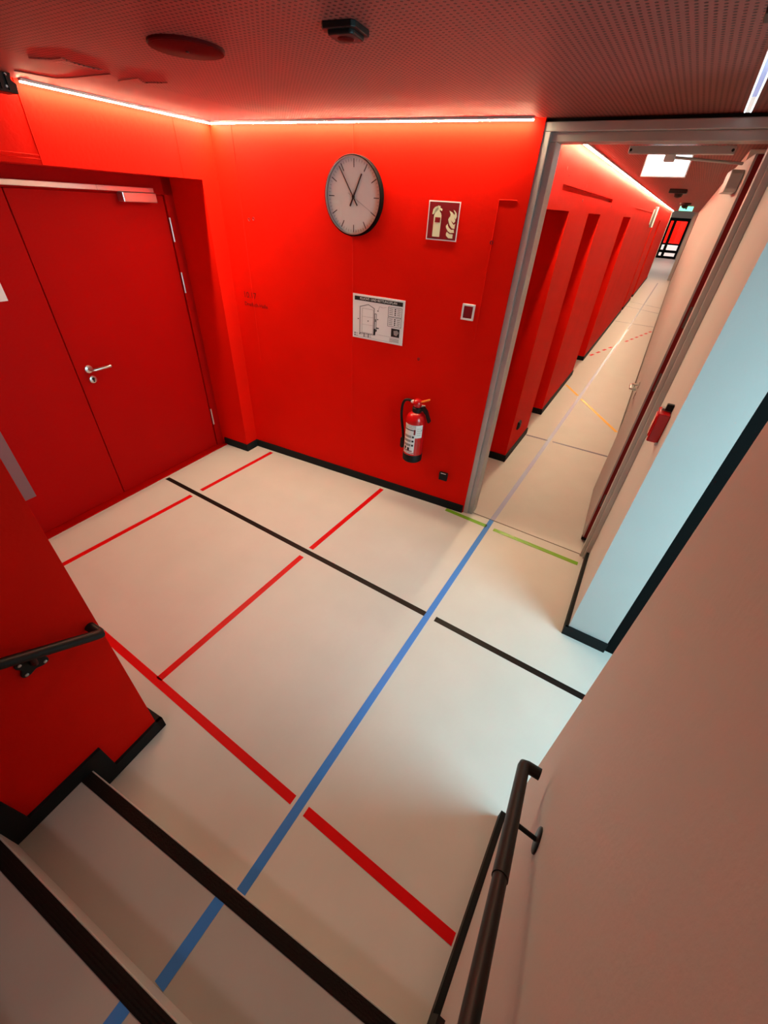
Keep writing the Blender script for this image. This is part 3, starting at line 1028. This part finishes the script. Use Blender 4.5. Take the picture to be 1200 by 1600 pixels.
# ------------------------------------------------------------------ fire extinguisher
AX = 0.095
ue0, ze0 = CLK.hit(645, 717, AX); ue1, ze1 = CLK.hit(652, 622, AX)
ue = (ue0 + ue1) / 2
EH = ze1 - ze0
ex = hung('fire_extinguisher', CLK, ue, ze0, 'red fire extinguisher with white instruction label hung on the red wall', 'extinguisher')
R_ = 0.077
bz = EH * 0.80                      # shoulder height
bm = bmesh.new()
lathe(bm, [(R_ * 0.9, 0.055), (R_, 0.06), (R_, bz - 0.075), (R_ * 0.97, bz - 0.05), (R_ * 0.86, bz - 0.027), (R_ * 0.66, bz - 0.010), (R_ * 0.42, bz)], (0, -AX, 0), 'z', 40)
body = obj('cylinder', bm, EXTRED, ex, True)
bm = bmesh.new()
lathe(bm, [(R_ * 0.92, 0.0), (R_ * 1.02, 0.008), (R_ * 1.03, 0.062), (R_ * 1.0, 0.068)], (0, -AX, 0), 'z', 40)
obj('base_ring', bm, BLACK, ex, True)
bm = bmesh.new()
lathe(bm, [(0.030, bz - 0.006), (0.036, bz), (0.036, bz + 0.032), (0.028, bz + 0.038)], (0, -AX, 0), 'z', 24)
obj('collar', bm, BLACK, ex, True)
bm = bmesh.new()
lathe(bm, [(0.024, bz + 0.034), (0.034, bz + 0.048), (0.036, bz + 0.068), (0.030, bz + 0.088), (0.016, bz + 0.098)], (0, -AX, 0), 'z', 24)
obj('valve_head', bm, EXTRED, ex, True)
bm = bmesh.new()
prism(bm, [(0.005, bz + 0.064), (0.092, bz + 0.106), (0.095, bz + 0.113), (0.086, bz + 0.114), (0.000, bz + 0.074)], -AX - 0.009, -AX + 0.009, 'y')
obj('trigger_lever', bm, ORANGE, ex, bevel=0.001)
bm = bmesh.new()
prism(bm, [(0.018, bz + 0.030), (0.055, bz + 0.052), (0.085, bz + 0.020), (0.120, bz - 0.055), (0.112, bz - 0.068), (0.098, bz - 0.064), (0.075, bz - 0.010), (0.050, bz + 0.015), (0.020, bz + 0.010)], -AX - 0.014, -AX + 0.014, 'y')
obj('carry_grip', bm, BLACK, ex, bevel=0.003)
bm = bmesh.new()
hp = []
ctrl = [(-0.030, bz + 0.070), (-0.075, bz + 0.076), (-0.108, bz + 0.062), (-0.124, bz + 0.020), (-0.126, bz - 0.05), (-0.116, bz - 0.12), (-0.102, bz - 0.19), (-0.094, bz - 0.26), (-0.094, bz - 0.31)]
for i in range(len(ctrl) - 1):
    p0 = ctrl[max(i - 1, 0)]; p1 = ctrl[i]; p2 = ctrl[i + 1]; p3 = ctrl[min(i + 2, len(ctrl) - 1)]
    for t in (0, 0.25, 0.5, 0.75):
        hp.append(tuple(0.5 * (2 * p1[j] + (p2[j] - p0[j]) * t + (2 * p0[j] - 5 * p1[j] + 4 * p2[j] - p3[j]) * t * t + (3 * p1[j] - p0[j] - 3 * p2[j] + p3[j]) * t ** 3) for j in (0, 1)))
hp.append(ctrl[-1])
tube(bm, [(p[0], -AX, p[1]) for p in hp], 0.0105, 12)
obj('hose', bm, BLACK, ex, True)
bm = bmesh.new()
lathe(bm, [(0.012, -0.052), (0.013, -0.048), (0.013, -0.034), (0.011, -0.030)], (0, -AX, bz + 0.070), 'x', 16)
obj('hose_fitting', bm, WHITE, ex, True)
bm = bmesh.new()
prism(bm, [(-0.112, bz - 0.245), (-0.085, bz - 0.240), (-0.075, bz - 0.325), (-0.100, bz - 0.335), (-0.112, bz - 0.32)], -AX - 0.016, -AX + 0.016, 'y')
obj('hose_nozzle', bm, BLACK, ex, bevel=0.004)
bm = bmesh.new()
box(bm, -0.03, 0.03, -0.02, 0.0, bz - 0.10, bz + 0.02); box(bm, -0.012, 0.012, -0.07, -0.015, bz - 0.0, bz + 0.02)
obj('wall_bracket', bm, STEEL, ex)


def curved(name, a0, a1, z0, z1, m, lift, parent, n=10):
    """patch on the cylinder; angle 0 faces out of the wall, positive to the right"""
    bm = bmesh.new()
    r0, r1 = R_ + lift - 0.0006, R_ + lift
    a0, a1 = a0 + 14, a1 + 14
    pts = []
    for i in range(n + 1):
        a = D(a0 + (a1 - a0) * i / n)
        pts.append((r1 * math.sin(a), -AX - r1 * math.cos(a)))
    for i in range(n, -1, -1):
        a = D(a0 + (a1 - a0) * i / n)
        pts.append((r0 * math.sin(a), -AX - r0 * math.cos(a)))
    # strip of quads
    k2 = len(pts) // 2
    top = [bm.verts.new((p[0], p[1], z1)) for p in pts]
    bot = [bm.verts.new((p[0], p[1], z0)) for p in pts]
    for i in range(n):
        bm.faces.new((bot[i], bot[i + 1], top[i + 1], top[i]))
        j = 2 * n + 1 - i
        bm.faces.new((top[i], top[i + 1], top[j - 1], top[j]))
        bm.faces.new((bot[i + 1], bot[i], bot[j], bot[j - 1]))
    return obj(name, bm, m, parent, True)


zt = bz - 0.085
lb = curved('instruction_label', -62, 12, 0.095, zt, PAPER, 0.0008, ex)
curved('label_band', -62, 12, zt - 0.030, zt - 0.002, LGREY, 0.0014, lb)
curved('label_bar', -58, 2, zt - 0.046, zt - 0.038, INK, 0.0014, lb)
curved('label_bar', 2, 12, zt - 0.078, zt - 0.034, SIGNRED, 0.0014, lb)
for j in range(3):
    curved('label_bar', -58, -10, zt - 0.108 - 0.036 * j, zt - 0.088 - 0.036 * j, GREY, 0.0014, lb)
    curved('label_symbol', -6, 6, zt - 0.106 - 0.036 * j, zt - 0.090 - 0.036 * j, INK, 0.0014, lb)
curved('label_symbol', -52, -38, zt - 0.212, zt - 0.188, INK, 0.0014, lb)
curved('label_symbol', -30, -16, zt - 0.216, zt - 0.192, INK, 0.0014, lb)
curved('label_bar', -58, -8, zt - 0.238, zt - 0.228, LGREY, 0.0014, lb)
curved('label_bar', -58, 2, 0.104, 0.112, SIGNRED, 0.0014, lb)
curved('label_line', -64, 14, 0.083, 0.088, PAPER, 0.0009, ex)
lb2 = curved('inspection_label', 12, 54, zt - 0.105, zt, PAPER, 0.0008, ex)
curved('label_symbol', 44, 50, zt - 0.048, zt - 0.036, GREY, 0.0014, lb2)
for j in range(4):
    curved('label_bar', 20, 44, zt - 0.030 - 0.018 * j, zt - 0.024 - 0.018 * j, LGREY, 0.0014, lb2)
bm = text_bm('TOTAL', 0.028)
for v in bm.verts:
    a = D(-44) + v.co.x / R_
    r = R_ + 0.0016 - v.co.y
    v.co = Vector((r * math.sin(a), -AX - r * math.cos(a), zt - 0.026 + v.co.z))
obj('label_lettering', bm, PAPER, lb)

# ------------------------------------------------------------------ ceiling fittings
SPK = mat('speaker_dark_red', (0.055, 0.0015, 0.0015), 0.7, 0.05)


def from_px(*pts):
    return [on_z(px, py, CZ) for px, py in pts]


a, b, c, d = from_px((236, 63), (341, 78), (285, 56), (300, 88))
cen = (a + b + c + d) / 4
rr = 0.122
t = thing('ceiling_speaker', 'round dark red disc loudspeaker on the ceiling', 'speaker', (cen.x, cen.y, CZ))
bm = bmesh.new(); lathe(bm, [(rr, 0.0), (rr, -0.006), (rr * 0.97, -0.010), (rr * 0.92, -0.010)], n=48)
obj('speaker_ring', bm, SPK, t, True)
bm = bmesh.new(); lathe(bm, [(rr * 0.92, -0.008), (rr * 0.90, -0.0105), (rr * 0.5, -0.0125), (0.004, -0.013)], n=48)
obj('speaker_grille', bm, SPK, t, True)
bm = bmesh.new(); lathe(bm, [(0.006, -0.011), (0.006, -0.015), (0.004, -0.016)], n=12)
obj('centre_screw', bm, BLACK, t)

a, b, c, d = from_px((505, 36), (574, 42), (541, 26), (541, 57))
cen = (a + b + c + d) / 4
t = thing('smoke_detector', 'black lozenge shaped detector on the perforated ceiling', 'detector', (cen.x, cen.y, CZ), D(8))
# square body with cut corners turned towards the camera
bm = bmesh.new()
hw, hh = 0.052, 0.052
pts = [(-hw, -hh * 0.82), (-hw * 0.82, -hh), (hw * 0.82, -hh), (hw, -hh * 0.82), (hw, hh * 0.82), (hw * 0.82, hh), (-hw * 0.82, hh), (-hw, hh * 0.82)]
prism(bm, pts, -0.014, 0.0)
obj('detector_base', bm, BLACK, t, bevel=0.002)
bm = bmesh.new()
prism(bm, [(p[0] * 0.78, p[1] * 0.78) for p in pts], -0.024, -0.012)
obj('detector_cover', bm, BLACK, t, bevel=0.004)
bm = bmesh.new(); lathe(bm, [(0.026, -0.022), (0.022, -0.026), (0.008, -0.027)], n=20)
obj('sensor_lens', bm, SPK, t, True)

a = from_px((914, -24))[0]
t = thing('ceiling_spot', 'small dark round fitting on the ceiling in front of the corridor door', 'detector', (a.x, a.y, CZ))
bm = bmesh.new(); lathe(bm, [(0.045, 0), (0.045, -0.006), (0.038, -0.012), (0.012, -0.013)], n=28)
obj('fitting_body', bm, BLACK, t, True)
bm = bmesh.new(); lathe(bm, [(0.012, -0.012), (0.010, -0.016), (0.004, -0.017)], n=14)
obj('fitting_lens', bm, REDDARK, t, True)

for pts in ([(22, 110), (55, 116), (88, 122), (112, 121), (140, 118), (172, 115)], [(45, 90), (80, 92), (95, 90), (112, 97), (140, 105), (160, 109)], [(185, 126), (215, 122), (225, 129), (262, 129)]):
    bm = bmesh.new()
    tube(bm, [on_z(px, py, CZ - 0.0005) for px, py in pts], 0.003, 6)
    obj('plaster_edge', bm, CEIL, ceil)

# linear light in the ceiling in front of the corridor
t = thing('linear_ceiling_light', 'slim cool white linear light on the ceiling before the corridor door', 'light', (0.0, 2.765, CZ))
bx('light_housing', (-0.015, 0.015, -0.95, 0.0, -0.006, -0.0005), STEEL, t)
LEDEDGE = mat('light_guide_edge', (0.9, 0.9, 0.9), 0.4, 0.3, emit=(0.88, 0.95, 1.0), estr=3.0)
LEDBLUE = mat('blueish_diffuser', (0.5, 0.55, 0.7), 0.4, 0.3, emit=(0.28, 0.42, 0.80), estr=0.8)
bx('light_diffuser', (-0.009, 0.009, -0.30, -0.004, -0.009, -0.0055), LEDCOOL, t)
bx('light_diffuser', (-0.009, 0.009, -0.945, -0.303, -0.009, -0.0055), LEDBLUE, t)
for x_ in (-0.0105, 0.0105):
    bx('light_guide', (x_ - 0.0022, x_ + 0.0022, -0.945, -0.003, -0.0095, -0.0055), LEDEDGE, t)

# green lit emergency sign, its dark edge in view
p = on_z(1189, 38, 2.36)
t = thing('emergency_sign', 'black emergency sign box hanging from the ceiling near the linear light', 'sign', (p.x, p.y, 2.36))
bx('sign_housing', (0.0, 0.26, -0.05, 0.0, 0.0, 0.105), BLACK, t, 0.003)
bx('added_glow_strip', (0.004, 0.25, -0.046, -0.004, 0.1045, 0.1065), mat('green_glow', (0.1, 0.6, 0.35), 0.3, 0.4, emit=(0.20, 0.85, 0.50), estr=5.0), t)  # glowing strip added on top, out of view, to tint the ceiling green
bx('hanger', (0.10, 0.16, -0.03, -0.02, 0.10, CZ - 2.36), BLACK, t)

# black device at the end of the LED strip
u_, z_ = DOORW.hit(23, 148, 0.06)
t = hung('wall_floodlight', DOORW, u_, z_, 'black ribbed device fixed at the LED strip end above the double door', 'device')
bm = bmesh.new()
prism(bm, [(-0.20, 0.0), (0.0, 0.0), (0.004, 0.035), (-0.015, 0.045), (-0.02, 0.080), (-0.01, 0.090), (-0.015, CZ - z_), (-0.20, CZ - z_)], -0.10, -0.012, 'y')
obj('device_body', bm, BLACK, t, bevel=0.003)
for j in range(6):
    bx('cooling_fin', (-0.19 + j * 0.03, -0.186 + j * 0.03, -0.108, -0.098, 0.008, 0.06), BLACK, t)
for x_, z2 in ((-0.035, 0.060), (-0.045, 0.020), (-0.13, 0.085)):
    bm = bmesh.new(); lathe(bm, [(0.005, -0.100), (0.005, -0.104), (0.003, -0.105)], (x_, 0, z2), 'y', 10)
    obj('screw', bm, STEEL, t)
bm = bmesh.new(); lathe(bm, [(0.010, -0.055), (0.010, -0.075), (0.007, -0.080)], (0.004, 0, 0.025), 'y', 12)
obj('adjusting_knob', bm, REDDARK, t, True)

# ------------------------------------------------------------------ corridor fittings
t = thing('illuminated_sign', 'bright white illuminated sign hanging in the corridor behind the door frame', 'sign', (-0.33, 4.0, 2.342))
bx('sign_frame', (-0.136, 0.136, -0.002, 0.022, -0.004, 0.132), WHITE, t)
bx('sign_panel', (-0.128, 0.128, -0.005, -0.001, 0.003, 0.126), SIGNLIT, t)
bx('hanger', (-0.05, 0.05, 0.004, 0.018, 0.130, CZ - 2.342), WHITE, t)

a = on_z(1063, 296, CZ)
t = thing('corridor_detector', 'black square ceiling detector above the corridor', 'detector', (a.x, a.y, CZ))
bx('detector_base', (-0.13, 0.10, -0.12, 0.12, -0.05, 0.0), BLACK, t, 0.01)
bm = bmesh.new(); lathe(bm, [(0.06, -0.05), (0.05, -0.085), (0.02, -0.10)], n=20)
obj('detector_dome', bm, BLACK, t, True)
a = on_z(1072, 317, CZ)
t = thing('ceiling_camera', 'small dark dome on the ceiling before the green exit sign', 'camera', (a.x, a.y, CZ))
bm = bmesh.new(); lathe(bm, [(0.12, 0), (0.12, -0.03), (0.10, -0.04)], n=24)
obj('dome_base', bm, BLACK, t, True)
bm = bmesh.new(); lathe(bm, [(0.08, -0.04), (0.06, -0.09), (0.02, -0.11)], n=20)
obj('dome', bm, BLACK, t, True)
p = ony(1073, 324, 17.0)
t = thing('exit_sign', 'small green lit exit sign hanging at the far end of the corridor', 'sign', (p.x, 17.0, p.z))
bx('sign_panel', (-0.17, 0.17, -0.02, 0.02, -0.085, 0.085), GREENLIT, t, 0.004)
bx('arrow_symbol', (-0.02, 0.02, -0.024, -0.019, -0.05, 0.05), INK, t)
bx('hanger', (-0.02, 0.02, -0.01, 0.01, 0.08, CZ - p.z), BLACK, t)
# flag sign on the red corridor wall
u_, z_ = CORL.hit(1012, 355)
t = hung('flag_sign', CORL, u_, z_, 'narrow grey sign projecting from the red corridor wall', 'sign')
bx('sign_panel', (0, 0.30, -0.085, -0.02, 0.0, 0.38), mat('dark_sign_side', (0.10, 0.09, 0.085), 0.5, 0.3), t, 0.003)
bx('sign_edge', (-0.012, 0.0, -0.090, -0.065, 0.0, 0.38), WHITE, t, 0.003)
bx('wall_mount', (0.02, 0.28, -0.022, 0.0, 0.05, 0.33), STEEL, t)

# red alarm box on the pale wall beside the frame
COLP = Plane((0.206, 2.016), math.atan2(2.81 - 2.016, 0.188 - 0.206) + math.pi)
u_, z_ = COLP.hit(1028, 662, 0.03)
t = hung('alarm_box', COLP, u_, z_, 'small red alarm box on the pale wall beside the door frame', 'alarm')
bx('alarm_housing', (-0.055, 0.055, -0.050, 0, -0.075, 0.065), EXTRED, t, 0.006)
bx('alarm_front', (-0.040, 0.040, -0.054, -0.049, -0.055, 0.045), EXTRED, t, 0.003)
bx('alarm_base', (-0.058, 0.058, -0.012, 0, -0.085, -0.070), WHITE, t, 0.003)
bx('cable_clip', (-0.012, 0.012, -0.030, 0, 0.070, 0.100), BLACK, t, 0.003)
bx('terminal', (-0.030, 0.0, -0.040, 0, 0.060, 0.075), STEEL, t)

# ------------------------------------------------------------------ handrails
SL = RISE / GO
# right handrail : on the plain wall (x = 0.203), tube centre at x = 0.13
t = thing('handrail', 'black tubular handrail on the plain wall right of the stairs', 'handrail', (0.129, 0.665, 0.845))
bm = bmesh.new()
tube(bm, [(0.046, 0, 0), (0.012, 0, 0.0), (0.002, -0.004, 0.002), (0, -0.014, 0.014 * SL)] + [(0, -y_, y_ * SL) for y_ in (0.34,)], 0.0165, 18)
obj('rail_end', bm, RAILM, t, True)
bm = bmesh.new()
tube(bm, [(0, -0.34, 0.34 * SL), (0, -2.9, 2.9 * SL)], 0.0145, 18)
obj('rail', bm, RAILM, t, True)
for yb in (0.175, 1.3, 2.4):
    bm = bmesh.new()
    tube(bm, [(0, -yb, yb * SL - 0.012), (0.012, -yb, yb * SL - 0.045), (0.070, -yb, yb * SL - 0.055)], 0.006, 10)
    br = obj('bracket_stem', bm, RAILM, t, True)
    bm = bmesh.new()
    lathe(bm, [(0.031, 0.074), (0.031, 0.070), (0.028, 0.068)], (0, -yb, yb * SL - 0.055), 'x', 28)
    obj('bracket_plate', bm, RAILM, t, True)
# left handrail on the red wall
off = 0.062
base = E1 - SX * 0.033 + SX * off - SU * 0.250
t = thing('handrail', 'black tubular handrail on the red wall left of the stairs', 'handrail', (base.x, base.y, 0.822), ST)
bm = bmesh.new()
tube(bm, [(-off, 0, 0), (-0.012, 0, 0.0), (-0.002, -0.004, 0.002), (0, -0.014, 0.014 * SL), (0, -3.0, 3.0 * SL)], 0.0170, 18)
obj('rail', bm, RAILM, t, True)
for yb in (0.185, 1.3, 2.4):
    zb = yb * SL
    bm = bmesh.new()
    tube(bm, [(0, -yb, zb - 0.012), (-0.008, -yb, zb - 0.050), (-0.056, -yb, zb - 0.085)], 0.0085, 10)
    obj('bracket_stem', bm, RAILM, t, True)
    bm = bmesh.new()
    pts = []
    for j in range(48):
        a = 2 * math.pi * j / 48
        r = 0.038 + 0.009 * math.cos(4 * a)
        pts.append((-yb + r * 1.1 * math.cos(a + 0.78), zb - 0.085 + r * math.sin(a + 0.78)))
    prism(bm, pts, -off, -off + 0.010, 'x')
    bp_ = obj('bracket_plate', bm, RAILM, t, bevel=0.002)
    for sy in (-1, 1):
        for sz in (-1, 1):
            bm = bmesh.new()
            lathe(bm, [(0.0055, -off + 0.008), (0.0055, -off + 0.013), (0.003, -off + 0.014)], (0, -yb + sy * 0.028, zb - 0.085 + sz * 0.025), 'x', 10)
            obj('screw', bm, STAIN, bp_)

# ------------------------------------------------------------------ floor tapes
def tape(p0, p1, m, label, wd=0.04, z=0.0, group=None, name='floor_tape', parent=None):
    a, b = Vector(p0), Vector(p1)
    d = (b - a).normalized()
    n = Vector((-d.y, d.x)) * wd / 2
    bm = bmesh.new()
    prism(bm, [tuple(a - n), tuple(b - n), tuple(b + n), tuple(a + n)], z - 0.0005, z + 0.0012)
    o = obj(name, bm, m, parent)
    if label:
        tag(o, label, 'floor tape', group)
    return o


tape((-3.27, 1.660), (-0.595, 1.640), T_BLACK, 'long black floor tape from the double door to the blue tape')
tape((-0.525, 1.642), (0.75, 1.628), T_BLACK, 'black floor tape from the blue tape to the plain stair wall')
tape((-2.870, 1.712), (-2.876, 2.575), T_RED, 'red floor tape near the double door, between black tape and clock wall')
tape((-2.866, 0.42), (-2.870, 1.612), T_RED, 'red floor tape beside the double door, reaching behind the red stair wall')
tape((-1.596, 1.690), (-1.600, 2.690), T_RED, 'red floor tape running from the black tape to the clock wall skirting')
tape((-1.577, 0.425), (-1.597, 1.588), T_RED, 'red floor tape joining the black tape with the red tape before the stairs')
tape((-2.16, 0.420), (-0.598, 0.404), T_RED, 'red floor tape from behind the red stair wall to the blue tape')
tape((-0.525, 0.403), (0.175, 0.397), T_RED, 'red floor tape between blue tape and the handrail wall')
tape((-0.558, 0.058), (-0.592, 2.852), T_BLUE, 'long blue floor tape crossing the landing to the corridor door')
tape((-0.590, 2.858), (-0.560, 12.0), T_NAVY if False else mat('sheen_blue_tape', (0.30, 0.32, 0.52), 0.30, 0.4), 'blue floor tape along the corridor, painted paler for its sheen')  # same blue tape; its sheen is put into the paler colour
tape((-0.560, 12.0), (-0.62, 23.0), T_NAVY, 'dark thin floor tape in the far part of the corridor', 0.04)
tape((-0.558, 0.016), (-0.556, -0.214), T_BLUE, 'short blue tape on the lowest stair tread', z=RISE)
tape((-0.552, -0.264), (-0.552, -0.494), T_BLUE, 'short blue tape on the second stair tread', z=RISE * 2)
tape((-0.98, 2.757), (-0.598, 2.746), T_GREEN, 'short green floor tape at the foot of the door frame')
tape((-0.536, 2.739), (0.140, 2.727), T_GREEN, 'green floor tape before the corridor door, right of the blue tape')
tape((-0.862, 6.86), (-0.612, 6.485), T_YELLOW, 'short yellow floor tape between the red piers and the blue corridor tape')
tape((-0.540, 6.375), (0.050, 5.49), T_YELLOW, 'yellow floor tape between blue corridor tape and the open door leaf')
tape((-0.845, 4.69), (-0.595, 4.70), T_NAVY, 'short grey blue floor tape at the first red pier', 0.03)
tape((-0.540, 4.705), (0.085, 4.73), T_NAVY, 'grey blue floor tape across the corridor by the open leaf', 0.03)
for y_, l_ in ((12.82, 'first'), (15.25, 'second'), (16.3, 'third')):
    tape((CORL.at(cu(y_)).x + 0.03, y_ + (0.25 if y_ > 13 else 0)), (0.10 - 0.01515 * (y_ - 4.06) - 0.02, y_ - (0.25 if y_ > 13 else 0)), T_NAVY,
         l_ + ' thin dark cross tape on the corridor floor beyond the dashed line', 0.045)
dl_ = thing('dashed_line', 'dashed red floor line crossing the corridor at a slant', 'floor tape', (-0.89, 8.9, 0))
a0, a1 = Vector((0.02, 0.0)), Vector((0.86, 3.45))
N = 12
for i in range(N):
    if i in (4, 5):
        continue
    f0 = i / N; f1 = (i + 0.52) / N
    tape(a0.lerp(a1, f0), a0.lerp(a1, f1), T_RED, None, 0.05, name='dash', parent=dl_)
